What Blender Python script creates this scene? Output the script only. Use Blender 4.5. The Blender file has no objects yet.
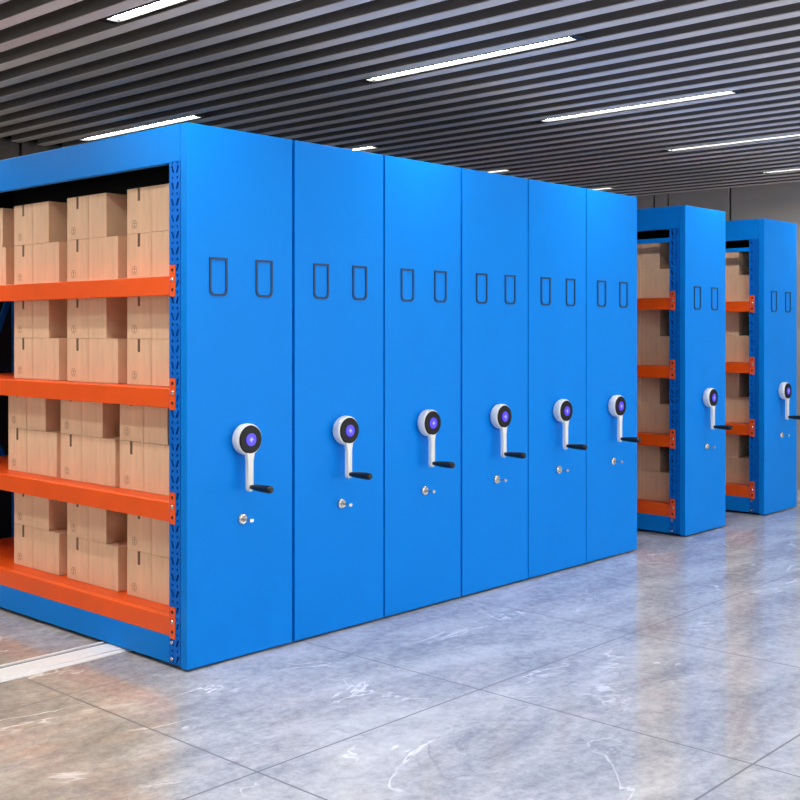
import bpy, math
from mathutils import Vector, Matrix

scene = bpy.context.scene
COL = scene.collection
PI = math.pi

# ------------------------------------------------------------------ materials
def lin(c):
    return tuple(((v / 255) / 12.92 if v / 255 <= 0.04045 else ((v / 255 + 0.055) / 1.055) ** 2.4) for v in c) + (1,)

def mat(name, rgb, rough=0.5, metal=0.0, var=0.0, scale=8.0, bump=0.0, bscale=60.0, coat=0.0, spec=0.5, emis=None, estr=0.0, stretch=(1, 1, 1)):
    m = bpy.data.materials.new(name); m.use_nodes = True
    nt = m.node_tree; b = nt.nodes['Principled BSDF']
    c = lin(rgb)
    b.inputs['Base Color'].default_value = c
    b.inputs['Roughness'].default_value = rough
    b.inputs['Metallic'].default_value = metal
    b.inputs['Coat Weight'].default_value = coat
    b.inputs['Specular IOR Level'].default_value = spec
    b.inputs['Coat Roughness'].default_value = 0.15
    tc = nt.nodes.new('ShaderNodeTexCoord')
    mp = nt.nodes.new('ShaderNodeMapping'); mp.inputs['Scale'].default_value = stretch
    nt.links.new(tc.outputs['Object'], mp.inputs['Vector'])
    if var > 0:
        n = nt.nodes.new('ShaderNodeTexNoise'); n.inputs['Scale'].default_value = scale; n.inputs['Detail'].default_value = 4
        nt.links.new(mp.outputs[0], n.inputs['Vector'])
        r = nt.nodes.new('ShaderNodeValToRGB')
        r.color_ramp.elements[0].position = 0.3; r.color_ramp.elements[1].position = 0.7
        r.color_ramp.elements[0].color = tuple(v * (1 - var) for v in c[:3]) + (1,)
        r.color_ramp.elements[1].color = tuple(min(1, v * (1 + var)) for v in c[:3]) + (1,)
        nt.links.new(n.outputs['Fac'], r.inputs['Fac']); nt.links.new(r.outputs['Color'], b.inputs['Base Color'])
    if bump > 0:
        n2 = nt.nodes.new('ShaderNodeTexNoise'); n2.inputs['Scale'].default_value = bscale
        bp = nt.nodes.new('ShaderNodeBump'); bp.inputs['Strength'].default_value = bump; bp.inputs['Distance'].default_value = 0.002
        nt.links.new(mp.outputs[0], n2.inputs['Vector']); nt.links.new(n2.outputs['Fac'], bp.inputs['Height'])
        nt.links.new(bp.outputs['Normal'], b.inputs['Normal'])
    if emis:
        b.inputs['Emission Color'].default_value = lin(emis); b.inputs['Emission Strength'].default_value = estr
    return m

M = {
    'blue': mat('blue powder coat', (0, 133, 234), 0.42, var=0.02, scale=3, bump=0.05, bscale=300, spec=0.12),
    'blue_frame': mat('blue frame enamel', (0, 108, 214), 0.5, var=0.03, scale=5, spec=0.15),
    'orange': mat('orange beam enamel', (252, 92, 14), 0.42, var=0.04, scale=6),
    'card': mat('corrugated cardboard', (240, 202, 166), 0.85, var=0.07, scale=5, bump=0.15, bscale=90, stretch=(1, 6, 1)),
    'tape': mat('brown paper tape', (116, 86, 62), 0.5),
    'print': mat('brown ink', (190, 150, 118), 0.8),
    'shade_sheet': mat('dark interior shade sheet', (14, 15, 22), 0.7, var=0.1),  # near-black so that cabinet interiors look shaded
    'slot_line': mat('dark navy card frame', (10, 52, 98), 0.5),
    'white': mat('white crank enamel', (236, 236, 234), 0.3, var=0.01),
    'black': mat('black plastic', (16, 16, 18), 0.35, var=0.1),
    'rubber': mat('black rubber', (12, 12, 14), 0.7, var=0.1),
    'dial': mat('black dial face', (10, 11, 18), 0.45, spec=0.3),
    'violet': mat('violet dial light', (60, 50, 200), 0.3, emis=(66, 48, 225), estr=0.55),
    'violet2': mat('pale dial mark', (120, 130, 240), 0.3, emis=(140, 150, 255), estr=0.7),
    'steel': mat('bright steel', (215, 215, 212), 0.25, metal=0.85, var=0.03),
    'alu': mat('brushed aluminium rail', (235, 235, 237), 0.5, metal=0.0, var=0.04, scale=20, stretch=(0.2, 4, 1)),
    'baffle': mat('lit grey baffle underside', (222, 218, 216), 0.5, var=0.04, scale=4, stretch=(1, .3, 1)),
    'baffle_shade': mat('shade-darkened baffle flank', (112, 108, 106), 0.6, var=0.08, scale=4, stretch=(1, .3, 1)),  # baffle flank darkened to carry its shade
    'plenum': mat('dark painted slab', (52, 50, 50), 0.9, var=0.2, scale=3),
    'housing': mat('black lamp housing', (14, 14, 14), 0.6, var=0.1),
    'lamp': mat('lamp diffuser', (255, 255, 255), 0.5, emis=(255, 253, 246), estr=34.0),
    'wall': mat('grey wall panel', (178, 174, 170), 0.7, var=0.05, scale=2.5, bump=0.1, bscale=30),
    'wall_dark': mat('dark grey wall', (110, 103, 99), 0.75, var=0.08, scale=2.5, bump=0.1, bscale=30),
}

def floor_material():
    m = bpy.data.materials.new('marble tile'); m.use_nodes = True
    nt = m.node_tree; N = nt.nodes; L = nt.links; b = N['Principled BSDF']
    def new(t, **k):
        n = N.new(t)
        for a, v in k.items(): setattr(n, a, v)
        return n
    def math_(op, a, c=None):
        n = new('ShaderNodeMath', operation=op)
        for i, v in enumerate((a, c)):
            if v is None: continue
            if isinstance(v, (int, float)): n.inputs[i].default_value = v
            else: L.new(v, n.inputs[i])
        return n.outputs[0]
    def ramp(fac, stops):
        r = new('ShaderNodeValToRGB'); e = r.color_ramp.elements
        while len(e) < len(stops): e.new(0.5)
        for el, (p, c) in zip(e, stops): el.position = p; el.color = c
        L.new(fac, r.inputs['Fac']); return r.outputs['Color']
    def mix(fac, a, c, bt='MIX'):
        n = new('ShaderNodeMix', data_type='RGBA', blend_type=bt)
        if isinstance(fac, (int, float)): n.inputs['Factor'].default_value = fac
        else: L.new(fac, n.inputs['Factor'])
        for s, v in (('A', a), ('B', c)):
            sock = [i for i in n.inputs if i.name == s and i.type == 'RGBA'][0]
            if isinstance(v, tuple): sock.default_value = v
            else: L.new(v, sock)
        return [o for o in n.outputs if o.type == 'RGBA'][0]
    tc = new('ShaderNodeTexCoord'); P = tc.outputs['Object']
    sep = new('ShaderNodeSeparateXYZ'); L.new(P, sep.inputs[0])
    mp = new('ShaderNodeMapping'); mp.inputs['Rotation'].default_value = (0, 0, -0.9); mp.inputs['Scale'].default_value = (1.0, 2.6, 1)
    L.new(P, mp.inputs['Vector'])
    def noise(scale, detail, rough=0.6, dist=0.0, vec=None):
        n = new('ShaderNodeTexNoise'); n.inputs['Scale'].default_value = scale; n.inputs['Detail'].default_value = detail
        n.inputs['Roughness'].default_value = rough; n.inputs['Distortion'].default_value = dist
        L.new(vec or P, n.inputs['Vector']); return n.outputs['Fac']
    cloud = noise(1.3, 8, 0.65, 0.5, mp.outputs[0])
    fine = noise(20, 8, 0.8)
    cool = ramp(cloud, [(0.28, lin((158, 159, 166))), (0.5, lin((190, 190, 195))), (0.72, lin((220, 220, 223)))])
    warm = ramp(cloud, [(0.28, lin((150, 145, 139))), (0.5, lin((172, 163, 154))), (0.72, lin((200, 192, 184)))])
    # warmer marble tone to the left of the cabinet corner
    side = math_('ADD', math_('MULTIPLY', sep.outputs['X'], -0.8), math_('MULTIPLY', sep.outputs['Y'], 0.6))
    side = math_('ADD', side, math_('MULTIPLY', math_('SUBTRACT', noise(2.2, 3), 0.5), 0.5))
    mr = new('ShaderNodeMapRange'); mr.inputs['From Min'].default_value = -0.08; mr.inputs['From Max'].default_value = 0.22
    L.new(side, mr.inputs['Value'])
    c = mix(mr.outputs[0], cool, warm)
    rust = ramp(noise(1.9, 6, 0.6, 0.8, mp.outputs[0]), [(0.52, (0, 0, 0, 1)), (0.72, (1, 1, 1, 1))])
    c = mix(math_('MULTIPLY', rust, math_('ADD', math_('MULTIPLY', mr.outputs[0], 0.5), 0.12)), c, lin((198, 164, 138)))
    # mottling
    c = mix(0.7, c, ramp(fine, [(0.32, (0.30, 0.30, 0.31, 1)), (0.68, (0.74, 0.74, 0.74, 1))]), 'OVERLAY')
    # thin light and dark veins
    def vein(scale, dist, lo, seed):
        m2 = new('ShaderNodeMapping'); m2.inputs['Location'].default_value = (seed, seed * 1.7, 0); m2.inputs['Rotation'].default_value = (0, 0, 0.5 + seed)
        m2.inputs['Scale'].default_value = (1, 1.8, 1); L.new(P, m2.inputs['Vector'])
        f = noise(scale, 5, 0.55, dist, m2.outputs[0])
        d = math_('ABSOLUTE', math_('SUBTRACT', f, 0.5))
        r = new('ShaderNodeMapRange'); r.inputs['From Min'].default_value = 0.0; r.inputs['From Max'].default_value = lo
        r.inputs['To Min'].default_value = 1; r.inputs['To Max'].default_value = 0; L.new(d, r.inputs['Value'])
        gate = ramp(noise(1.7, 2, 0.5, 0, m2.outputs[0]), [(0.50, (0, 0, 0, 1)), (0.62, (1, 1, 1, 1))])
        return math_('MULTIPLY', r.outputs[0], gate)
    c = mix(math_('MULTIPLY', vein(1.0, 0.7, 0.010, 3.1), 0.9), c, lin((252, 252, 253)))
    c = mix(math_('MULTIPLY', vein(1.2, 0.6, 0.012, 0.7), 0.5), c, lin((138, 142, 152)))
    # tile joints, 1.2 m grid
    def joint(s, off):
        v = math_('SUBTRACT', s, off); v = math_('DIVIDE', v, 1.2)
        v = math_('SUBTRACT', v, math_('ROUND', v)); v = math_('MULTIPLY', math_('ABSOLUTE', v), 1.2)
        return math_('LESS_THAN', v, 0.0042)
    j = math_('MAXIMUM', joint(sep.outputs['X'], -0.515), joint(sep.outputs['Y'], -1.08))
    c = mix(math_('MULTIPLY', j, 0.85), c, lin((84, 86, 92)))
    L.new(c, b.inputs['Base Color'])
    rr = math_('ADD', math_('MULTIPLY', fine, 0.10), 0.06)
    L.new(math_('ADD', rr, math_('MULTIPLY', j, 0.4)), b.inputs['Roughness'])
    b.inputs['IOR'].default_value = 1.5
    b.inputs['Coat Weight'].default_value = 0.0
    bp = new('ShaderNodeBump'); bp.inputs['Strength'].default_value = 0.25; bp.inputs['Distance'].default_value = 0.002
    L.new(math_('SUBTRACT', math_('MULTIPLY', noise(9, 3), 0.2), j), bp.inputs['Height']); L.new(bp.outputs[0], b.inputs['Normal'])
    return m
M['floor'] = floor_material()

# ------------------------------------------------------------------ mesh helper
class MB:
    def __init__(s): s.v = []; s.f = []; s.mi = []; s.sm = []
    def poly(s, pts, m=0, smooth=False):
        b = len(s.v); s.v += [tuple(p) for p in pts]; s.f.append(tuple(range(b, b + len(pts)))); s.mi.append(m); s.sm.append(smooth)
    def box(s, x0, x1, y0, y1, z0, z1, m=0):
        b = len(s.v)
        s.v += [(x, y, z) for z in (z0, z1) for y in (y0, y1) for x in (x0, x1)]
        for q in ((0, 2, 3, 1), (4, 5, 7, 6), (0, 1, 5, 4), (2, 6, 7, 3), (0, 4, 6, 2), (1, 3, 7, 5)):
            s.f.append(tuple(b + i for i in q)); s.mi.append(m); s.sm.append(False)
    def prism(s, loop, axis, a0, a1, m=0, smooth=False):
        """extrude a 2-D loop along an axis; loop coordinates are the other two axes in order"""
        def P(u, v, a):
            return {'x': (a, u, v), 'y': (u, a, v), 'z': (u, v, a)}[axis]
        n = len(loop); b = len(s.v)
        s.v += [P(u, v, a0) for u, v in loop] + [P(u, v, a1) for u, v in loop]
        s.f += [tuple(b + i for i in range(n - 1, -1, -1)), tuple(b + n + i for i in range(n))]; s.mi += [m, m]; s.sm += [False, False]
        for i in range(n):
            j = (i + 1) % n
            s.f.append((b + i, b + j, b + n + j, b + n + i)); s.mi.append(m); s.sm.append(smooth)
    def lathe(s, prof, c, axis='y', n=32, m=0, smooth=True):
        """prof: list of (r, a) along axis from centre c"""
        b = len(s.v)
        for r, a in prof:
            for k in range(n):
                t = 2 * PI * k / n; u = r * math.cos(t); w = r * math.sin(t)
                s.v.append({'y': (c[0] + u, c[1] + a, c[2] + w), 'x': (c[0] + a, c[1] + u, c[2] + w), 'z': (c[0] + u, c[1] + w, c[2] + a)}[axis])
        for i in range(len(prof) - 1):
            for k in range(n):
                k2 = (k + 1) % n
                s.f.append((b + i * n + k, b + i * n + k2, b + (i + 1) * n + k2, b + (i + 1) * n + k)); s.mi.append(m); s.sm.append(smooth)
        s.f.append(tuple(b + k for k in range(n - 1, -1, -1))); s.mi.append(m); s.sm.append(False)
        e = b + (len(prof) - 1) * n
        s.f.append(tuple(e + k for k in range(n))); s.mi.append(m); s.sm.append(False)
    def bar(s, p, q, w, t, up=(0, 1, 0), m=0):
        p, q = Vector(p), Vector(q); d = (q - p).normalized(); a = d.cross(Vector(up)).normalized() * w / 2; c = Vector(up).normalized() * t / 2
        b = len(s.v)
        for e in (p, q):
            s.v += [tuple(e + a + c), tuple(e - a + c), tuple(e - a - c), tuple(e + a - c)]
        for f in ((3, 2, 1, 0), (4, 5, 6, 7), (0, 1, 5, 4), (1, 2, 6, 5), (2, 3, 7, 6), (3, 0, 4, 7)):
            s.f.append(tuple(b + i for i in f)); s.mi.append(m); s.sm.append(False)
    def build(s, name, mats, parent=None, bevel=0.0, seg=2, loc=(0, 0, 0), weld=False):
        me = bpy.data.meshes.new(name); me.from_pydata(s.v, [], s.f)
        if not isinstance(mats, (list, tuple)): mats = [mats]
        for x in mats: me.materials.append(x)
        me.polygons.foreach_set('material_index', s.mi); me.polygons.foreach_set('use_smooth', s.sm)
        import bmesh
        bm = bmesh.new(); bm.from_mesh(me)
        if weld: bmesh.ops.remove_doubles(bm, verts=bm.verts, dist=1e-5)
        bmesh.ops.recalc_face_normals(bm, faces=bm.faces)
        bm.to_mesh(me); bm.free()
        o = bpy.data.objects.new(name, me); COL.objects.link(o); o.location = loc
        if parent: o.parent = parent
        if bevel > 0:
            b = o.modifiers.new('bevel', 'BEVEL'); b.width = bevel; b.segments = seg; b.limit_method = 'ANGLE'; b.angle_limit = math.radians(40)
            b.harden_normals = False
        return o

def tag(o, label=None, cat=None, group=None, kind=None):
    for k, v in (('label', label), ('category', cat), ('group', group), ('kind', kind)):
        if v: o[k] = v
    return o
def empty(name, loc):
    o = bpy.data.objects.new(name, None); COL.objects.link(o); o.location = loc; o.empty_display_size = 0.1; return o
def kids(o): return [c for c in bpy.data.objects if c.parent == o]
def copy_tree(o, parent=None):
    ch = kids(o)
    c = o.copy(); COL.objects.link(c); c.parent = parent
    for k in ch: copy_tree(k, c)
    return c

# ------------------------------------------------------------------ room
ZC = 2.88           # underside of the ceiling baffles
XW, YW = 7.35, 3.80
XL, YN = -5.6, -6.6
m = MB(); m.box(XL - .2, XW + .2, YN - .2, YW + .2, -0.12, 0)
tag(m.build('floor', M['floor']), 'glossy grey marble tiled floor with thin dark joints', 'floor', kind='structure')
m = MB(); m.box(XL - .2, XW + .2, YN - .2, YW + .2, 3.30, 3.42)
tag(m.build('ceiling', M['plenum']), 'dark slab above the ceiling baffles', 'ceiling', kind='structure')
m = MB(); ys = [YW, 1.955, 1.794, 1.116, -0.9, -2.9, -4.9, YN]     # panels with open joints
m.box(XW + .03, XW + .2, YN, YW + .2, 0, 3.3, 1)
for a, b in zip(ys[:-1], ys[1:]): m.box(XW, XW + .03, b + .011, a - .011, 0, 3.3)
tag(m.build('wall_far', [M['wall'], M['housing']]), 'grey panelled wall at the far side of the room', 'wall', kind='structure')
m = MB(); xs = [XL, -4.0, -1.9, 1.31, 4.3, XW]
m.box(XL, XW, YW + .03, YW + .2, 0, 3.3, 1)
for a, b in zip(xs[:-1], xs[1:]): m.box(a + .011, b - .011, YW, YW + .03, 0, 3.3)
tag(m.build('wall_back', [M['wall_dark'], M['housing']]), 'dark grey wall behind the left end of the cabinets', 'wall', kind='structure')
m = MB(); m.box(XL - .2, XL, YN, -.3, 0, 3.3); m.box(XL - .2, XL, 3.3, YW, 0, 3.3); m.box(XL - .2, XL, -.3, 3.3, 2.86, 3.3); m.box(XL - .2, XL, -.3, 3.3, 0, 1.0)   # unseen wall added, its opening sized to control light on the shelves
tag(m.build('wall_left', M['wall_dark']), 'unseen left wall added with an opening shaped to light the shelves', 'wall', kind='structure')
m = MB(); m.box(XL - .2, -1.0, YN - .2, YN, 0, 3.3); m.box(-1.0, XW + .2, YN - .2, YN, 2.86, 3.3)            # unseen wall added to block corner light, open beside it for the panels
tag(m.build('wall_front', M['wall_dark']), 'unseen wall added behind the viewpoint, blocking corner light beside a wide opening', 'wall', kind='structure')
m = MB()
m.box(XL, XW, 3.715, 3.73, 2.90, 3.05)
tag(m.build('trim_1', M['housing']), 'dark edge strip closing the baffle ends', 'trim', kind='structure')

# ceiling baffles: one proto, copies
PITCH = 1.655 / 8
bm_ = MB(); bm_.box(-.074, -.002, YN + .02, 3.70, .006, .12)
bm_.box(-.076, 0, YN + .02, 3.70, 0, .0055, 1)          # underside strip painted paler than the flanks, light and shade as colour
proto = bm_.build('ceiling_baffle', [M['baffle_shade'], M['baffle']], bevel=.002, seg=1)
first = True
k = -26
while True:
    x = 0.015 + PITCH * k
    if x > XW - .01: break
    o = proto if first else proto.copy()
    if not first: COL.objects.link(o)
    first = False
    o.location = (x, 0, ZC)
    tag(o, 'long grey metal ceiling baffle running above the cabinets', 'ceiling baffle', 'parallel ceiling baffles')
    k += 1

# linear lamps between the baffles
def lamp():
    r = empty('linear_ceiling_lamp', (0, 0, 0))
    m = MB(); m.box(-.041, .041, -.72, .72, .016, .09); m.box(-.041, -.032, -.72, .72, -.001, .016); m.box(.032, .041, -.72, .72, -.001, .016); m.box(-.032, .032, -.72, -.672, -.001, .016); m.box(-.032, .032, .672, .72, -.001, .016)
    h = m.build('lamp_housing', M['housing'], r)
    m = MB(); m.box(-.031, .031, -.670, .670, 0.010, .016)
    m.build('lamp_diffuser', M['lamp'], r, bevel=.003)
    return r
LP = lamp(); first = True
names_x = {0: 'directly above the nearest cabinet', 1: 'above the third cabinet', 2: 'above the fifth cabinet', 3: 'above the aisle side of the first separate cabinet', 4: 'near the far wall', -1: 'left of the picture', -.5: 'added unseen beside the open shelves as fill light'}
for ry, (yc, rowname) in enumerate(((-0.31, 'in the front row'), (2.595, 'in the rear row'), (-3.22, 'outside the picture'))):
    for cx in (0, 1, 2, 3, 4, -1, -.5):  # last column is off the lamp pattern, added to brighten the open shelves
        o = LP if first else copy_tree(LP)
        first = False
        o.location = (-.140 + 1.655 * cx, yc, ZC + .001)
        LAB = {
            (0, 0): 'bright linear ceiling lamp cut by the top edge of the picture',
            (0, 1): 'long bright linear ceiling lamp in front of the second and third cabinets',
            (0, 2): 'linear ceiling lamp in the middle right of the ceiling, third along its row',
            (0, 3): 'linear ceiling lamp cut by the right edge, nearer of the two there',
            (0, 4): 'small linear ceiling lamp at the right edge just above the far wall',
            (1, 1): 'linear ceiling lamp touching the top corner of the nearest cabinet',
            (1, 2): "tip of a ceiling lamp showing above the second cabinet's panel",
            (1, 3): 'tip of a ceiling lamp showing above the fourth cabinet panel',
            (1, 4): 'tip of a ceiling lamp showing above the sixth cabinet panel',
        }
        tag(o, LAB.get((ry, cx), 'linear ceiling lamp %s, %s' % (rowname, names_x[cx])), 'ceiling lamp', 'linear ceiling lamps')

# rail on the floor
def rail(y, label):
    m = MB()
    m.box(-4.2, 7.0, y - .120, y + .095, 0.0, .004)
    m.box(-4.2, 7.0, y - .080, y + .040, .004, .010)
    m.box(-4.2, 7.0, y + .068, y + .088, .004, .010)
    m.box(-4.2, 7.0, y + .042, y + .066, .004, .0045, 1)
    o = m.build('floor_rail', [M['alu'], M['housing']], bevel=.001, seg=1)
    tag(o, label, 'rail')
rail(.590, 'bright metal floor rail running left from under the nearest cabinet')
rail(2.050, 'second metal floor rail hidden beneath the cabinets')

# ------------------------------------------------------------------ mobile shelving cabinet
H = 2.4; LEN = 2.55; YF = .047
BEAMS = (.222, .728, 1.233, 1.734)

def perforated_post(m, y0, y1, z0, z1, depth, side=1, x=0.0):
    """channel post whose outer face carries V-shaped slots and small holes"""
    w = (y1 - y0) / 2
    z = z0; big = True
    while z < z1 - 1e-6:
        h = min(.044 if big else .028, z1 - z)
        for c in (0, 1):
            a0 = y0 + c * w; cy = a0 + w * (.52 if c == 0 else .40); cz = z + h / 2
            sgn = -1 if c == 0 else 1
            if big and h > .04: hw, hh, sl = .0058, .0155, .0065 * sgn
            else: hw, hh, sl = .0048, .0055, 0
            C = [(a0, z), (a0 + w, z), (a0 + w, z + h), (a0, z + h)]
            Hh = [(cy - hw - sl, cz - hh), (cy + hw - sl, cz - hh), (cy + hw + sl, cz + hh), (cy - hw + sl, cz + hh)]
            for i in range(4):
                j = (i + 1) % 4
                m.poly([(x, *C[i]), (x, *C[j]), (x, *Hh[j]), (x, *Hh[i])])
                d = side * .004
                m.poly([(x, *Hh[i]), (x, *Hh[j]), (x + d, *Hh[j]), (x + d, *Hh[i])])
        z += h; big = not big
    d = side * depth; t = .004
    # side webs and back, closing the channel
    m.poly([(x, y0, z0), (x, y0, z1), (x + d, y0, z1), (x + d, y0, z0)])
    m.poly([(x, y1, z0), (x, y1, z1), (x + d, y1, z1), (x + d, y1, z0)])
    m.poly([(x + d, y0, z0), (x + d, y0, z1), (x + d, y1, z1), (x + d, y1, z0)])
    m.poly([(x, y0, z0), (x + d, y0, z0), (x + d, y1, z0), (x, y1, z0)])
    m.poly([(x, y0, z1), (x + d, y0, z1), (x + d, y1, z1), (x, y1, z1)])

def make_cabinet(W, tie):
    r = empty('mobile_shelving_cabinet', (0, 0, 0))
    # end panel facing the aisle
    m = MB(); m.box(0, W, 0, YF, .011, H)
    m.build('end_panel', M['blue'], r, bevel=.0035, seg=3)
    # card holders
    for x0, x1 in ((.5 * W - .187, .5 * W - .086), (.5 * W + .080, .5 * W + .181)):
        z0, z1 = 1.646, 1.818
        def loop(ins):
            a, b, c, d = x0 + ins, x1 - ins, z0 + ins, z1 - ins; rr = .026 - ins * .6; L = [(a, d), (b, d)]
            for k in range(6): t = k / 5 * PI / 2; L.append((b - rr + rr * math.cos(t), c + rr - rr * math.sin(t)))
            for k in range(6): t = k / 5 * PI / 2; L.append((a + rr - rr * math.sin(t), c + rr - rr * math.cos(t)))
            return L
        A, B = loop(0), loop(.010); n = len(A); m = MB()
        for i in range(n):
            j = (i + 1) % n
            m.poly([(*[A[i][0]], -.005, A[i][1]), (A[j][0], -.005, A[j][1]), (B[j][0], -.005, B[j][1]), (B[i][0], -.005, B[i][1])])
            m.poly([(A[i][0], -.005, A[i][1]), (A[j][0], -.005, A[j][1]), (A[j][0], .001, A[j][1]), (A[i][0], .001, A[i][1])])
            m.poly([(B[i][0], -.005, B[i][1]), (B[j][0], -.005, B[j][1]), (B[j][0], .001, B[j][1]), (B[i][0], .001, B[i][1])])
        m.build('card_holder', M['slot_line'], r, weld=True)
    # crank
    cx = W / 2; cz = .999
    m = MB()
    m.lathe([(.058, .0), (.063, -.006), (.069, -.014), (.072, -.028), (.072, -.048), (.069, -.0575), (.066, -.058)], (cx, 0, cz), 'y', 40)
    L = [(-.026, cz - .050), (-.020, cz - .075), (-.0155, cz - .10), (-.0155, .779)]
    for k in range(1, 8): t = PI + k / 8 * PI; L.append((.0155 * math.cos(t),   .779 + .0155 * math.sin(t)))
    L += [(.0155, .779), (.0155, cz - .10), (.020, cz - .075), (.026, cz - .050)]
    m.prism([(cx + u, v) for u, v in L], 'y', -.064, -.042)
    cr = m.build('hand_crank', M['white'], r, bevel=.003); cr['label'] = 'white crank handle'
    m = MB(); m.lathe([(.0635, -.056), (.0645, -.060), (.062, -.064), (.056, -.0645)], (cx, 0, cz), 'y', 40)
    m.build('dial', M['dial'], cr)
    m = MB(); m.lathe([(.029, -.064), (.029, -.0662), (.027, -.067)], (cx, 0, cz), 'y', 28)
    m.box(cx - .003, cx + .003, -.0675, -.0668, cz - .011, cz + .011, 1); m.box(cx - .010, cx + .010, -.0676, -.0668, cz - .003, cz + .003, 1)
    m.build('dial_light', [M['violet'], M['violet2']], cr)
    m = MB(); m.lathe([(.008, -.062), (.0095, -.066), (.0125, -.085), (.0155, -.120), (.0175, -.160), (.0180, -.188), (.0155, -.202), (.009, -.207)], (cx, 0, .785), 'y', 20)
    m.build('grip', M['black'], cr)
    # lock
    m = MB(); m.lathe([(.025, .0), (.025, -.008), (.020, -.013), (.012, -.013), (.011, -.006), (.004, -.006)], (cx, 0, .634), 'y', 24)
    lk = m.build('lock', M['steel'], r); lk['label'] = 'round steel lock'
    m = MB(); m.box(cx - .002, cx + .002, -.055, -.006, .628, .640); m.box(cx - .010, cx + .010, -.070, -.054, .627, .641)
    m.build('key', M['steel'], lk)
    # posts
    for y0 in (YF + .002, LEN - .08):
        m = MB(); perforated_post(m, y0, y0 + .080, .02, 2.24, .055)
        m.build('perforated_post', M['blue_frame'], r, weld=True)
        m = MB(); perforated_post(m, y0, y0 + .080, .02, 2.24, .055, -1, W)
        m.build('perforated_post', M['blue_frame'], r, weld=True)
    # top frame
    m = MB(); m.box(0, .035, YF + .001, LEN, 2.235, H)
    m.build('top_beam', M['blue'], r, bevel=.002)
    m = MB(); m.box(W - .035, W, YF + .001, LEN, 2.235, H)
    m.build('top_beam', M['blue'], r, bevel=.002)
    m = MB(); m.box(.036, W - .036, YF + .001, LEN, H - .02, H - .004)  # unseen roof added to keep the interior dark and stop blue bounce
    m.build('top_shade_panel', M['shade_sheet'], r)
    if tie:
        m = MB(); m.box(.001, .03, YF + .083, LEN - .08, 2.140, 2.172)
        m.build('tie_bar', M['blue'], r, bevel=.002)
    # base
    m = MB(); m.box(0.002, .05, YF + .083, LEN - .082, .018, .137); m.box(W - .05, W - .002, YF + .083, LEN - .082, .018, .137)
    m.box(.051, W - .051, YF + .083, LEN - .082, .05, .12)
    bs = m.build('base', M['blue'], r, bevel=.002)
    for z in (.112, .038):
        m = MB(); m.lathe([(.009, .0), (.009, -.003), (.005, -.006)], (.001, YF + .064, z), 'x', 12); m.build('bolt', M['steel'], bs)
    for y in (.590, 2.050):
        m = MB()
        for x in (.11, W - .11): m.lathe([(.030, -.012), (.032, -.008), (.032, .008), (.030, .012)], (x, y - .02, .042), 'y', 20)
        m.build('wheel', M['steel'], bs)
    # shelves
    for z in BEAMS:
        m = MB()
        m.box(.002, .045, YF + .070, LEN - .070, z - .085, z)                # front beam
        m.box(W - .045, W - .002, YF + .070, LEN - .070, z - .085, z)
        m.box(.046, W - .052, YF + .084, LEN - .084, z - .012, z)
        sh = m.build('shelf', M['orange'], r, bevel=.003)
        for y0, y1 in ((YF + .036, YF + .076), (LEN - .076, LEN - .036)):
            m = MB()
            m.box(-.003, 0.001, y0, y1, z - .092, z + .048)
            for q in (z + .026, z - .062): m.lathe([(.0075, 0), (.0075, -.0012)], (-.003, (y0 + y1) / 2, q), 'x', 10, 1)
            br = m.build('bracket', [M['orange'], M['rubber']], sh)
            m = MB(); m.lathe([(.010, .0), (.010, -.0025), (.006, -.0042)], (-.003, (y0 + y1) / 2, z - .018), 'x', 12)
            m.build('bolt', M['steel'], sh)
    # dark sheets standing in for interior shade, and braces at the rear end
    m = MB(); m.box(.002, W - .002, LEN + .001, LEN + .02, .02, H); m.build('rear_shade_sheet', M['shade_sheet'], r)
    m = MB(); m.box(W - .050, W - .047, YF + .001, LEN, .14, 2.375); m.build('back_shade_sheet', M['shade_sheet'], r)  # dark sheet in place of the shade behind and between boxes
    for p, q in (((.06, .40), (.57, 1.86)), ((.06, 1.56), (.57, .55))):
        m = MB(); m.bar((p[0] * W / .62, LEN - .05 + (.012 if p[1] > 1 else -.012), p[1]), (q[0] * W / .62, LEN - .05 + (.012 if p[1] > 1 else -.012), q[1]), .035, .012)
        m.build('brace', M['blue_frame'], r)
    return r

W1 = .6150; CX = (0, .630, 1.255, 1.883, 2.507, 3.130)
cab = make_cabinet(W1, False)
ORD = ['nearest', 'second', 'third', 'fourth', 'fifth', 'sixth']
CL = ['nearest tall blue mobile shelving cabinet, its open orange-shelved side full of boxes',
      'second blue cabinet of the closed row, between the nearest and the third',
      'third blue cabinet of the closed row counting from the nearest one',
      'fourth blue cabinet of the closed row, third from its far end',
      'fifth blue cabinet of the closed row, next to its last one',
      'last blue cabinet of the closed row, beside the first open aisle']
for i in range(6):
    c = cab if i == 0 else copy_tree(cab)
    c.location = (CX[i], 0, 0)
    tag(c, CL[i], 'shelving cabinet', 'blue mobile shelving cabinets')
cab2 = make_cabinet(.622, True)
U7, U8 = 4.410, 5.700
cab2.location = (U7, 0, 0)
tag(cab2, 'separate blue cabinet standing between the two open aisles', 'shelving cabinet', 'blue mobile shelving cabinets')
c8 = copy_tree(cab2); c8.location = (U8, 0, 0)
tag(c8, 'rightmost blue cabinet, nearest the far grey wall', 'shelving cabinet', 'blue mobile shelving cabinets')

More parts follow.
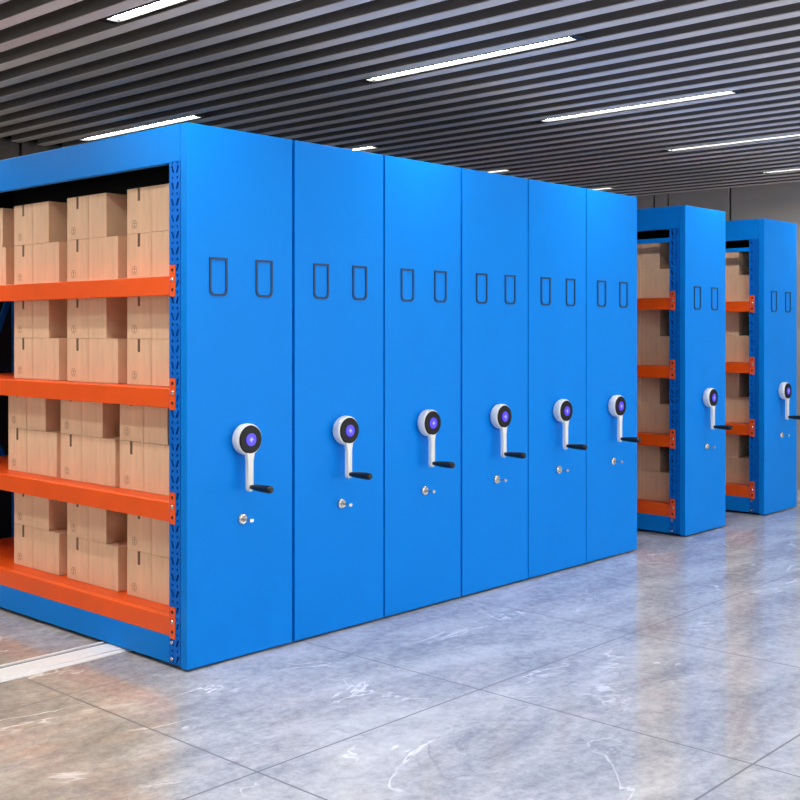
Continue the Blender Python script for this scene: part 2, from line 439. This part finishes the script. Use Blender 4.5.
# ------------------------------------------------------------------ cardboard boxes
def make_box(w, h):
    """origin: bottom left front corner seen from the open side; extends +X (depth) and -Y (width)"""
    dpt = .44
    s = .197; g = .0022
    L = [(0, 0), (0, -s + g), (.004, -s + g), (.004, -s - g), (0, -s - g), (0, -w), (dpt, -w), (dpt, 0)]
    m = MB(); m.prism(L, 'z', 0, h)
    o = m.build('cardboard_box', M['card'], bevel=.0025)
    m = MB(); m.box(-.0012, .002, -.108, -.090, h - .062, h + .0006)     # folded over the top edge
    m.box(-.0012, dpt * .98, -.108, -.090, h, h + .0010)
    m.build('packing_tape', M['tape'], o)
    m = MB(); cy, cz = -.062, .045
    n = 24
    def ring(x, y, z, r0, r1):
        for k in range(n):
            a, b = 2 * PI * k / n, 2 * PI * (k + 1) / n
            m.poly([(x, y + r0 * math.cos(a), z + r0 * math.sin(a)), (x, y + r0 * math.cos(b), z + r0 * math.sin(b)),
                    (x, y + r1 * math.cos(b), z + r1 * math.sin(b)), (x, y + r1 * math.cos(a), z + r1 * math.sin(a))])
    ring(-.0006, cy, cz, .017, .021)
    m.box(-.0007, 0, cy - .002, cy + .002, cz - .011, cz + .011); m.box(-.0007, 0, cy - .008, cy + .008, cz - .012, cz - .008)
    m.box(-.0007, 0, cy - .007, cy + .007, cz + .002, cz + .010)
    m.build('printed_mark', M['print'], o)
    return o
protos = {}
def put_box(x, y, z, w, h, label, group):
    key = (round(w, 3), round(h, 3))
    if key not in protos: o = protos[key] = make_box(w, h)
    else: o = copy_tree(protos[key])
    o.location = (x, y, z + .001); tag(o, label, 'cardboard box', group)

SH = ['bottom shelf', 'third shelf down', 'second shelf down', 'top shelf']
CN = ['beside the perforated post', 'in the middle stack', 'in the left stack']
import random
random.seed(4)
for si, z in enumerate(BEAMS):
    h = .218; third = si == 1
    if third: h = .232
    for ci in range(3):
        yl = .635 + .538 * ci + (.063 if third else 0)
        put_box(.12, yl, z, .50 if third else .461, h, 'lower cardboard box %s on the nearest cabinet\'s %s' % (CN[ci], SH[si]), 'boxes in the nearest cabinet')
        put_box(.12, yl, z + h + .001, .389 if third else .359, h - .001, 'upper cardboard box %s on the nearest cabinet\'s %s' % (CN[ci], SH[si]), 'boxes in the nearest cabinet')
put_box(.12, 2.262, 1.734, .461, .218, 'lower cardboard box at the left edge of the picture on the top shelf', 'boxes in the nearest cabinet')
put_box(.12, 2.195, 1.953, .359, .217, 'upper cardboard box at the left edge of the picture on the top shelf', 'boxes in the nearest cabinet')
for U, nm in ((U7, 'cabinet between the two aisles'), (U8, 'rightmost cabinet')):
    for si, z in enumerate(BEAMS):
        put_box(U + .12, .635, z, .461, .218, 'lower cardboard box on the %s of the %s' % (SH[si], nm), 'boxes in the ' + nm)
        put_box(U + .12, .635, z + .219, .359, .217, 'upper cardboard box on the %s of the %s' % (SH[si], nm), 'boxes in the ' + nm)

# ------------------------------------------------------------------ daylight, camera
w = bpy.data.worlds.new('world'); scene.world = w; w.use_nodes = True
bg = w.node_tree.nodes['Background']; bg.inputs['Color'].default_value = (1.0, 0.985, 0.97, 1); bg.inputs['Strength'].default_value = 1.5

th = math.radians(42.635920414)
cam = bpy.data.cameras.new('camera'); co = bpy.data.objects.new('camera', cam); COL.objects.link(co)
cam.sensor_width = 36; cam.sensor_fit = 'HORIZONTAL'; cam.lens = 1135 / 800 * 36
cam.shift_y = -(400 - 331.5) / 800
cam.clip_start = .05; cam.clip_end = 100
co.location = (-3.00856, -4.03111, 1.48748)
co.rotation_euler = (PI / 2, 0, th - PI / 2)
scene.camera = co
scene.view_settings.view_transform = 'Standard'; scene.view_settings.look = 'None'
scene.view_settings.gamma = 1; scene.view_settings.use_curve_mapping = False
scene.view_settings.exposure = 1.06
